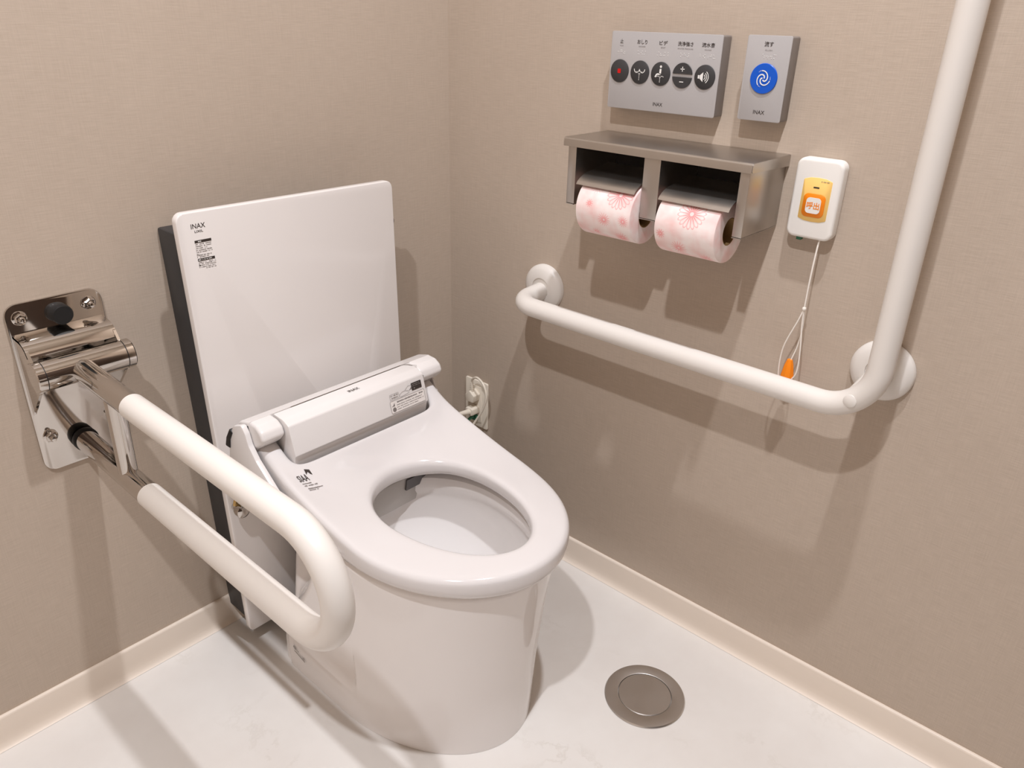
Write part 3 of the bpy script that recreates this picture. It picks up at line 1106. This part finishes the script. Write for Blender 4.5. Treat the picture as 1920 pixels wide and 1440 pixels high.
# ------------------------------------------------------------------ double paper holder
hol = thing('paper_holder', 'satin stainless steel double toilet paper holder with shelf top', 'paper holder', (-0.001, -0.5565, 0.87))
Y0, Y1 = -0.3990, -0.7165
ZB, ZT = 0.8180, 0.9230
bm = bmesh.new()          # shelf: sheet with turned-down lips
outer = rounded_poly([(-0.0005, ZT), (-0.1185, ZT), (-0.1205, 0.9095), (-0.1180, 0.9095), (-0.1160, ZT - 0.0030), (-0.0005, ZT - 0.0030)],
                     [0, 0.004, 0, 0, 0.002, 0], 4)
A, B = extrude_profile(bm, [(a, b) for a, b in outer], 'y', Y0 + 0.006, Y1 - 0.0030)
finish('shelf_top', bm, SATIN_TOP, hol, 35)
for y in (Y0 + 0.006, Y1 - 0.0030):
    bm = bmesh.new()
    extrude_profile(bm, rounded_poly([(-0.0005, ZT - 0.0003), (-0.1180, ZT - 0.0003), (-0.1198, 0.9100), (-0.0005, 0.9065)], [0, 0.004, 0.003, 0], 4), 'y', y - 0.0012, y + 0.0012)
    finish('shelf_lip', bm, SATIN, hol, 35)
for (a, b) in ((Y0, Y0 - 0.0165), (-0.5440, -0.5735), (Y1 + 0.0150, Y1)):
    bm = bmesh.new()
    box(bm, (-0.0005, a, ZB), (-0.1150, b, ZT - 0.0035))
    bevel_all(bm, 0.0012, 2)
    finish('upright', bm, SATIN, hol, 35)
    bm = bmesh.new()
    box(bm, (-0.002, a - 0.0005, ZB - 0.0014), (-0.1160, b + 0.0005, ZB - 0.0002))
    finish('upright_foot', bm, SATIN, hol, 35)
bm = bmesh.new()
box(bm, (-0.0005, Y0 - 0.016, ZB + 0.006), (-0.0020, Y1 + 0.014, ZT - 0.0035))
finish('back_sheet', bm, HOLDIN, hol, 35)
RAX, RAZ, RR = -0.0920, 0.8185, 0.0465
for (a, b) in ((-0.4290, -0.5405), (-0.5830, -0.6990)):
    bm = bmesh.new()      # curved cutter flap resting on the roll
    pro = []
    for k in range(15):
        t = k / 14
        ang = math.radians(100 - 51 * t)
        pro.append((RAX - (RR + 0.0030) * math.cos(ang) * 1.04, RAZ + (RR + 0.0030) * math.sin(ang) * 1.04))
    pro = [(-0.045, 0.8790), (-0.062, 0.8745)] + pro[3:]
    pro += [(pro[-1][0] - 0.0022, pro[-1][1] - 0.0035)]
    nrm = []
    for i in range(len(pro)):
        p0, p1 = pro[max(i - 1, 0)], pro[min(i + 1, len(pro) - 1)]
        d = Vector((p1[0] - p0[0], p1[1] - p0[1])).normalized()
        nrm.append(Vector((d.y, -d.x)))
    inner = [(p[0] + nn.x * 0.0011, p[1] + nn.y * 0.0011) for p, nn in zip(pro, nrm)]
    extrude_profile(bm, pro + inner[::-1], 'y', a, b)
    finish('paper_flap', bm, SATIN_TOP, hol, 35)

rollspec = [((-0.4375, -0.5425), [(42, -0.5156, 0.0250, 18, 1.0), (15, -0.4634, 0.0085, 10, 0.95), (-11.5, -0.4939, 0.0145, 16, 0.95), (-7.5, -0.5300, 0.0115, 14, 0.95),
                                  (-46, -0.4729, 0.0100, 12, 0.8), (-49, -0.5222, 0.0160, 16, 0.8), (50, -0.4690, 0.0150, 14, 0.45), (-4, -0.4310, 0.0080, 10, 0.6)],
             'pink flower-printed toilet roll in the paper holder\'s left bay, nearer the corner'),
            ((-0.5865, -0.6870), [(32, -0.6437, 0.0240, 18, 1.0), (-14, -0.5979, 0.0095, 10, 1.0), (-39, -0.6268, 0.0170, 16, 0.75), (-58, -0.6700, 0.0150, 14, 0.55), (60, -0.600, 0.015, 14, 0.6)],
             'pink flower-printed toilet roll in the paper holder\'s right bay, nearer the call button')]
for (ya, yb), fl, labl in rollspec:
    yc = (ya + yb) / 2
    t = thing('toilet_roll', labl, 'toilet paper', (RAX, yc, RAZ), 'toilet rolls in the double holder')
    pm = mat_paper('pink_flowered_paper', [(a, y - yc, R, p, s) for a, y, R, p, s in fl], RR, yc)
    bm = bmesh.new()
    ln = ya - yb
    lathe(bm, (RAX, ya, RAZ), (0, -1, 0), [(0.0205, 0.0004), (RR - 0.002, 0.0), (RR - 0.0005, 0.0006), (RR, 0.002), (RR, ln - 0.002), (RR - 0.0005, ln - 0.0006),
                                           (RR - 0.002, ln), (0.0205, ln - 0.0004)], 72, False, False)
    finish('paper', bm, pm, t, 40)
    bm = bmesh.new()
    lathe(bm, (RAX, ya - 0.0006, RAZ), (0, -1, 0), [(0.0206, 0), (0.0206, ln - 0.0012), (0.0192, ln - 0.0012), (0.0192, 0), (0.0206, 0)], 40, False, False)
    finish('core', bm, CARD, t, 40, label='brown cardboard core')

# ------------------------------------------------------------------ wash control panel
CPX = -0.0268
cp = thing('wash_control_panel', 'wide silver wall panel with a row of five round black buttons', 'control panel', (-0.001, -0.5035, 1.021))


def wall_box(name, y0, y1, z0, z1, d, mat, parent, rc=0.003, bev=0.0012, x0=-0.0004):
    bm = bmesh.new()
    extrude_profile(bm, rounded_poly([(y0, z0), (y1, z0), (y1, z1), (y0, z1)], rc, 4), 'x', x0, d)
    bevel_all(bm, bev, 2, 50)
    return finish(name, bm, mat, parent, 40)


wall_box('body', -0.6020, -0.4070, 0.9645, 1.0780, CPX + 0.0016, CASEM, cp)
wall_box('front_plate', -0.6025, -0.4065, 0.9640, 1.0785, CPX, SILVER, cp, 0.003, 0.0006, CPX + 0.0016)
MW = plane((CPX - 0.0003, 0, 0), (0, -1, 0), (0, 0, 1))      # u = -y, v = z


def wall_button(name, u, v, r, mat, parent, half=0, x=CPX, hgt=0.0016):
    bm = bmesh.new()
    if half == 0:
        lathe(bm, (x, -u, v), (-1, 0, 0), [(r, 0), (r, hgt * 0.7), (r - 0.0006, hgt), (0, hgt + 0.0003)], 48)
    else:
        pts = []
        a0 = 0.085
        for k in range(25):
            a = a0 + (PI - 2 * a0) * k / 24
            pts.append((-(u + r * math.cos(a)), v + half * r * math.sin(a)))
        extrude_profile(bm, pts, 'x', x, x - hgt)
        bevel_all(bm, 0.0004, 1, 60)
    return finish(name, bm, mat, parent, 40)


BV = 1.0203
us = [0.4265, 0.4650, 0.5033, 0.5418, 0.5800]
BR = 0.0172
MB_ = plane((CPX - 0.0022, 0, 0), (0, -1, 0), (0, 0, 1))
MBh = plane((CPX - 0.00195, 0, 0), (0, -1, 0), (0, 0, 1))
b = wall_button('button', us[0], BV, BR, BTN, cp)
b['label'] = 'stop button with red square'
bm = bmesh.new()
poly2d(bm, MB_, rrect(us[0], BV, 0.0062, 0.0066, 0.0012, 3))
flat('button_icon', bm, RED, b)
b = wall_button('button', us[1], BV, BR, BTN, cp)
bm = bmesh.new()
for s in (-1, 1):
    strip(bm, MB_, [(us[1] + s * 0.0050 + 0.0048 * math.cos(a), BV + 0.0048 + 0.0052 * math.sin(a)) for a in
                    [PI + PI * k / 14 for k in range(15)]], 0.0012)
for k in range(4):
    rect2d(bm, MB_, us[1] - 0.00045, BV - 0.0113 + k * 0.0022, us[1] + 0.00045, BV - 0.0100 + k * 0.0022)
for s in (-1, 1):
    for k in range(4):
        a = k / 3
        uu, vv = us[1] + s * (0.0010 + 0.0052 * a), BV - 0.0020 + 0.0030 * math.sin(a * PI * 0.85)
        rect2d(bm, MB_, uu - 0.0007, vv - 0.0005, uu + 0.0007, vv + 0.0005)
flat('button_icon', bm, WHITE_PRINT, b)
b = wall_button('button', us[2], BV, BR, BTN, cp)
bm = bmesh.new()
u0 = us[2] + 0.0004
disc2d(bm, MB_, u0, BV + 0.0104, 0.0019)
strip(bm, MB_, [(u0 - 0.0002, BV + 0.0072), (u0 - 0.0004, BV + 0.0010), (u0 - 0.0010, BV - 0.0006)], 0.0032)
strip(bm, MB_, [(u0 + 0.0006, BV - 0.0005), (u0 - 0.0055, BV - 0.0005), (u0 - 0.0068, BV - 0.0012), (u0 - 0.0090, BV - 0.0050)], 0.0022)
for k in range(3):
    rect2d(bm, MB_, u0 - 0.0008, BV - 0.0122 + k * 0.0024, u0 + 0.0002, BV - 0.0108 + k * 0.0024)
for s in (-1, 1):
    for k in range(4):
        a = k / 3
        uu, vv = u0 - 0.0003 + s * (0.0008 + 0.0050 * a), BV - 0.0046 + 0.0014 * math.sin(a * PI * 0.85)
        rect2d(bm, MB_, uu - 0.0006, vv - 0.0005, uu + 0.0006, vv + 0.0005)
flat('button_icon', bm, WHITE_PRINT, b)
b = wall_button('button', us[3], BV + 0.0008, BR, BTN, cp, 1)
bm = bmesh.new()
rect2d(bm, MBh, us[3] - 0.0035, BV + 0.0084, us[3] + 0.0035, BV + 0.0096)
rect2d(bm, MBh, us[3] - 0.0006, BV + 0.0055, us[3] + 0.0006, BV + 0.0125)
flat('button_icon', bm, WHITE_PRINT, b)
b = wall_button('button', us[3], BV - 0.0008, BR, BTN, cp, -1)
bm = bmesh.new()
rect2d(bm, MBh, us[3] - 0.0035, BV - 0.0097, us[3] + 0.0035, BV - 0.0085)
flat('button_icon', bm, WHITE_PRINT, b)
b = wall_button('button', us[4], BV, BR, BTN, cp)
bm = bmesh.new()
rect2d(bm, MB_, us[4] - 0.0108, BV - 0.0024, us[4] - 0.0080, BV + 0.0024)
poly2d(bm, MB_, [(us[4] - 0.0074, BV - 0.0024), (us[4] - 0.0022, BV - 0.0068), (us[4] - 0.0022, BV + 0.0068), (us[4] - 0.0074, BV + 0.0024)])
for k, R in enumerate((0.0040, 0.0068, 0.0096)):
    strip(bm, MB_, [(us[4] - 0.0028 + R * math.cos(a) * 1.0, BV + R * math.sin(a)) for a in [math.radians(-54 + 108 * j / 10) for j in range(11)]], 0.0011)
flat('button_icon', bm, WHITE_PRINT, b)
for u, s, w in zip(us, ('止', 'おしり', 'ビデ', '洗浄強さ', '流水音'), (0.0058, 0.0182, 0.0145, 0.0262, 0.0212)):
    bm = bmesh.new()
    add_text(bm, MW, s, 0.0062, u - 0.0002, 1.0642, w, 0.012)
    flat('caption_lettering', bm, INK, cp)
for u, s, w in zip(us, ('STOP', 'SHOWER', 'BIDET', 'WATER PRESSURE', 'SOUND'), (0.0066, 0.0125, 0.0080, 0.0265, 0.0112)):
    bm = bmesh.new()
    add_text(bm, MW, s, 0.0017, u, 1.0575, w, 0.0)
    flat('english_lettering', bm, INK2, cp)
bm = bmesh.new()
add_text(bm, MW, 'INAX', 0.0052, 0.5028, 0.9755, 0.0172, 0.006)
flat('brand_lettering', bm, INK, cp)


def braille(bm, x, u, v, cells, seed):
    rnd = random.Random(seed)
    for c in range(cells):
        dots = rnd.sample(range(6), rnd.choice((2, 3, 3, 4)))
        for d in dots:
            uu = u + (c - (cells - 1) / 2) * 0.0056 + (d % 2 - 0.5) * 0.0022
            vv = v + (1 - d // 2) * 0.0022
            lathe(bm, (x, -uu, vv), (-1, 0, 0), [(0.0006, 0), (0.00045, 0.0003), (0, 0.0004)], 6, False)


for k, (u, n) in enumerate(zip(us, (3, 3, 4, 3, 5))):
    bm = bmesh.new()
    braille(bm, CPX - 0.0001, u, 1.0487, n, 70 + k)
    finish('braille_dots', bm, WHITE_PRINT, cp, 60)

# ------------------------------------------------------------------ flush switch
fs = thing('flush_switch', 'narrow silver wall switch with a round blue flush button', 'flush switch', (-0.001, -0.6735, 1.023))
wall_box('body', -0.7060, -0.6410, 0.9675, 1.0798, CPX + 0.0016, CASEM, fs)
wall_box('front_plate', -0.7065, -0.6405, 0.9670, 1.0803, CPX, SILVER, fs, 0.003, 0.0006, CPX + 0.0016)
FU, FV, FRR = 0.6732, 1.0243, 0.0202
b = wall_button('button', FU, FV, FRR, BLUE, fs, 0, CPX, 0.0020)
b['label'] = 'round blue button with a white swirl'
MF = plane((CPX - 0.0027, 0, 0), (0, -1, 0), (0, 0, 1))
bm = bmesh.new()
for arm in range(3):
    a0 = arm * 2 * PI / 3 + 0.5
    pts = []
    for k in range(22):
        t = k / 21
        rad = 0.0012 + 0.0092 * t ** 0.85
        a = a0 + 3.5 * t
        pts.append((FU + rad * math.cos(a), FV - 0.0002 + rad * 1.08 * math.sin(a)))
    strip(bm, MF, pts, 0.0019, False, 0.0013)
    for k in range(3):
        a = a0 + 3.5 + 0.14 * (k + 1)
        rad = 0.0106
        disc2d(bm, MF, FU + rad * math.cos(a), FV + rad * 1.08 * math.sin(a), 0.00055 - k * 0.0001, 8)
flat('button_icon', bm, WHITE_PRINT, b)
bm = bmesh.new()
add_text(bm, MW, '流す', 0.0066, 0.6735, 1.0690, 0.0135, 0.012)
flat('caption_lettering', bm, INK, fs)
bm = bmesh.new()
add_text(bm, MW, 'FLUSH', 0.0017, 0.6743, 1.0612, 0.0102, 0.0)
flat('english_lettering', bm, INK2, fs)
bm = bmesh.new()
add_text(bm, MW, 'INAX', 0.0052, 0.6730, 0.9790, 0.0172, 0.006)
flat('brand_lettering', bm, INK, fs)
bm = bmesh.new()
braille(bm, CPX - 0.0001, 0.6760, 1.0533, 4, 90)
finish('braille_dots', bm, WHITE_PRINT, fs, 60)

# ------------------------------------------------------------------ emergency call button with pull cord
cb = thing('emergency_call_button', 'white wall call point with an orange button and a pull cord', 'call button', (-0.001, -0.7745, 0.868))
CBX = -0.0225
bm = bmesh.new()
pts = rounded_poly([(-0.8085, 0.8125), (-0.7405, 0.8125), (-0.7405, 0.9255), (-0.8085, 0.9255)], 0.012, 8)
extrude_profile(bm, pts, 'x', -0.0006, CBX)
bevel_all(bm, 0.0045, 4, 50)
finish('case', bm, CALLW, cb, 50)
MC = plane((CBX - 0.0004, 0, 0), (0, -1, 0), (0, 0, 1))
bm = bmesh.new()
ins = rounded_poly([(0.7553, 0.8415), (0.7645, 0.8385), (0.7760, 0.8378), (0.7875, 0.8385), (0.7965, 0.8415), (0.7965, 0.8965), (0.7875, 0.8995), (0.7760, 0.9002), (0.7645, 0.8995), (0.7553, 0.8965)],
                   0.002, 2)
extrude_profile(bm, [(-u, v) for u, v in ins], 'x', CBX + 0.002, CBX - 0.0006)
bevel_all(bm, 0.0003, 1, 50)
finish('face_plate', bm, YELLOW, cb, 50)
bm = bmesh.new()
extrude_profile(bm, [(-u, v) for u, v in rrect(0.7755, 0.8612, 0.0318, 0.0330, 0.0070, 6)], 'x', CBX, CBX - 0.0018)
bevel_all(bm, 0.0005, 1, 50)
ob = finish('button', bm, ORANGE, cb, 50)
bm = bmesh.new()
extrude_profile(bm, [(-u, v) for u, v in rrect(0.7755, 0.8612, 0.0212, 0.0222, 0.0050, 6)], 'x', CBX - 0.001, CBX - 0.0026)
finish('button_face', bm, CALLW, ob, 50)
bm = bmesh.new()
add_text(bm, plane((CBX - 0.0029, 0, 0), (0, -1, 0), (0, 0, 1)), '呼出', 0.0100, 0.7755, 0.8612, 0.0186, 0.018)
flat('button_lettering', bm, ORANGE, ob)
bm = bmesh.new()
poly2d(bm, MC @ Matrix.Translation((0, 0, 0.0006)), rrect(0.7752, 0.8865, 0.0086, 0.0018, 0.0006, 2))
flat('indicator_slot', bm, INK, cb)
bm = bmesh.new()
fine_print(bm, MC @ Matrix.Translation((0, 0, 0.0006)), 0.781, 0.7925, 0.8955, 0.0014, 95, 0.9)
flat('face_print', bm, INK2, cb)
bm = bmesh.new()
box(bm, (-0.006, -0.7625, 0.8070), (-0.014, -0.7555, 0.8135))
finish('green_tab', bm, GREEN, cb)
CX_ = -0.0290
cord = [(-0.0150, -0.7910, 0.8130), (-0.020, -0.7915, 0.800), (-0.026, -0.7923, 0.760), (CX_, -0.7932, 0.7105)]
bm = bmesh.new()
tube(bm, smooth_curve(cord, 8), 0.0013, 10)
tube(bm, smooth_curve([(CX_, -0.7932, 0.7105), (CX_ - 0.002, -0.7880, 0.6900), (CX_ - 0.004, -0.7745, 0.6450), (CX_ - 0.004, -0.7735, 0.6050), (CX_ - 0.003, -0.7790, 0.5850),
                      (CX_ - 0.003, -0.7900, 0.5900), (CX_ - 0.003, -0.8010, 0.6080), (CX_ - 0.002, -0.8000, 0.6450), (CX_, -0.7945, 0.6850), (CX_, -0.7932, 0.7105)], 8), 0.0012, 8)
tube(bm, smooth_curve([(CX_, -0.7934, 0.7105), (CX_ + 0.003, -0.7950, 0.6800), (CX_ + 0.003, -0.7930, 0.6500), (CX_, -0.7880, 0.6240)], 8), 0.0011, 8)
finish('pull_cord', bm, CORDM, cb, 60)
bm = bmesh.new()
lathe(bm, (CX_, -0.7932, 0.7140), (0, 0, -1), [(0.0, 0), (0.0024, 0.001), (0.0032, 0.0035), (0.0024, 0.006), (0, 0.007)], 16)
finish('cord_knot', bm, CORDM, cb, 60)
bm = bmesh.new()
lathe(bm, (CX_, -0.7868, 0.6265), (0, 0, -1), [(0.0, 0), (0.0042, 0.0006), (0.0072, 0.010), (0.0104, 0.028), (0.0108, 0.036), (0.0092, 0.040), (0.0, 0.041)], 8)
finish('pull_handle', bm, ORANGE, cb, 25, label='orange pull handle')

# ------------------------------------------------------------------ wall outlet, plugs
ou = thing('wall_outlet', 'ivory double power outlet low on the wall behind the seat', 'power outlet', (-0.001, -0.0845, 0.291))
wall_box('cover_plate', -0.1195, -0.0505, 0.2320, 0.3490, -0.0062, OUTLETM, ou, 0.004, 0.002)
wall_box('socket_insert', -0.1020, -0.0680, 0.2450, 0.3360, -0.0085, OUTLETM, ou, 0.003, 0.001)
pl = thing('power_plug', 'white plug in the upper socket with its cord looping up and over', 'plug', (-0.0085, -0.086, 0.314))
bm = bmesh.new()
extrude_profile(bm, rounded_poly([(-0.0750, 0.3030), (-0.0970, 0.3030), (-0.1000, 0.3200), (-0.0860, 0.3310), (-0.0730, 0.3190)], 0.003, 3), 'x', -0.0085, -0.0300)
bevel_all(bm, 0.0015, 2, 50)
finish('plug_body', bm, OUTLETM, pl)
bm = bmesh.new()
for k in range(5):
    tube(bm, [(-0.022, -0.0865, 0.3290 + k * 0.0042), (-0.022, -0.0867, 0.3316 + k * 0.0042)], 0.0048 - k * 0.00025, 14)
tube(bm, [(-0.022, -0.0865, 0.3270), (-0.022, -0.0868, 0.3500)], 0.0034, 14)
finish('strain_relief', bm, OUTLETM, pl)
bm = bmesh.new()
tube(bm, smooth_curve([(-0.022, -0.0868, 0.348), (-0.024, -0.0915, 0.3600), (-0.028, -0.1100, 0.3700), (-0.032, -0.1330, 0.3610), (-0.034, -0.1430, 0.3350),
                       (-0.036, -0.1330, 0.3000), (-0.042, -0.1150, 0.2650), (-0.060, -0.1050, 0.2350), (-0.12, -0.105, 0.21), (-0.235, -0.115, 0.25)], 8), 0.0026, 12)
finish('cord', bm, OUTLETM, pl, 60)
pl = thing('power_plug', 'white plug sticking straight out of the lower socket', 'plug', (-0.0085, -0.087, 0.279))
bm = bmesh.new()
extrude_profile(bm, rounded_poly([(-0.0760, 0.2700), (-0.0980, 0.2700), (-0.0980, 0.2880), (-0.0760, 0.2880)], 0.004, 3), 'x', -0.0085, -0.0330)
bevel_all(bm, 0.002, 2, 50)
finish('plug_body', bm, OUTLETM, pl)
bm = bmesh.new()
tube(bm, [(-0.031, -0.0875, 0.279), (-0.038, -0.0875, 0.2795), (-0.060, -0.0878, 0.2840), (-0.072, -0.088, 0.2865)], [0.0075, 0.0065, 0.0048, 0.0030], 16)
finish('strain_relief', bm, OUTLETM, pl)
bm = bmesh.new()
tube(bm, smooth_curve([(-0.070, -0.088, 0.286), (-0.10, -0.090, 0.290), (-0.15, -0.098, 0.285), (-0.235, -0.110, 0.280)], 8), 0.0026, 12)
finish('cord', bm, OUTLETM, pl, 60)
ew = thing('earth_wire', 'green earth wire leaving the outlet below the plugs', 'wire', (-0.0085, -0.086, 0.255))
bm = bmesh.new()
tube(bm, smooth_curve([(-0.0088, -0.0850, 0.2580), (-0.018, -0.0845, 0.2600), (-0.030, -0.0830, 0.2540), (-0.034, -0.0820, 0.2350), (-0.05, -0.085, 0.205), (-0.12, -0.095, 0.20), (-0.235, -0.105, 0.235)], 8), 0.0034, 12)
finish('wire', bm, GREEN, ew, 60)
bm = bmesh.new()
box(bm, (-0.0084, -0.0940, 0.2495), (-0.0150, -0.0760, 0.2645))
bevel_all(bm, 0.002, 2)
finish('earth_terminal', bm, GREEN, ew)

# ------------------------------------------------------------------ floor drain cover
dr = thing('floor_drain', 'round brushed steel drain cover set in the white floor', 'drain cover', (-0.2125, -0.7115, 0.0))
bm = bmesh.new()
lathe(bm, (-0.2125, -0.7115, 0.0004), (0, 0, 1), [(0.0715, 0), (0.0715, 0.0012), (0.0700, 0.0030), (0.0490, 0.0046), (0.0478, 0.0040), (0.0476, 0.0015), (0.0476, 0.0)], 96, False, False)
finish('rim', bm, DRAINM, dr, 35)
bm = bmesh.new()
lathe(bm, (-0.2125, -0.7115, 0.0004), (0, 0, 1), [(0.0469, 0.0), (0.0469, 0.0036), (0.0460, 0.0044), (0.0, 0.0046)], 96, False, False)
finish('lid', bm, DRAINM, dr, 35)
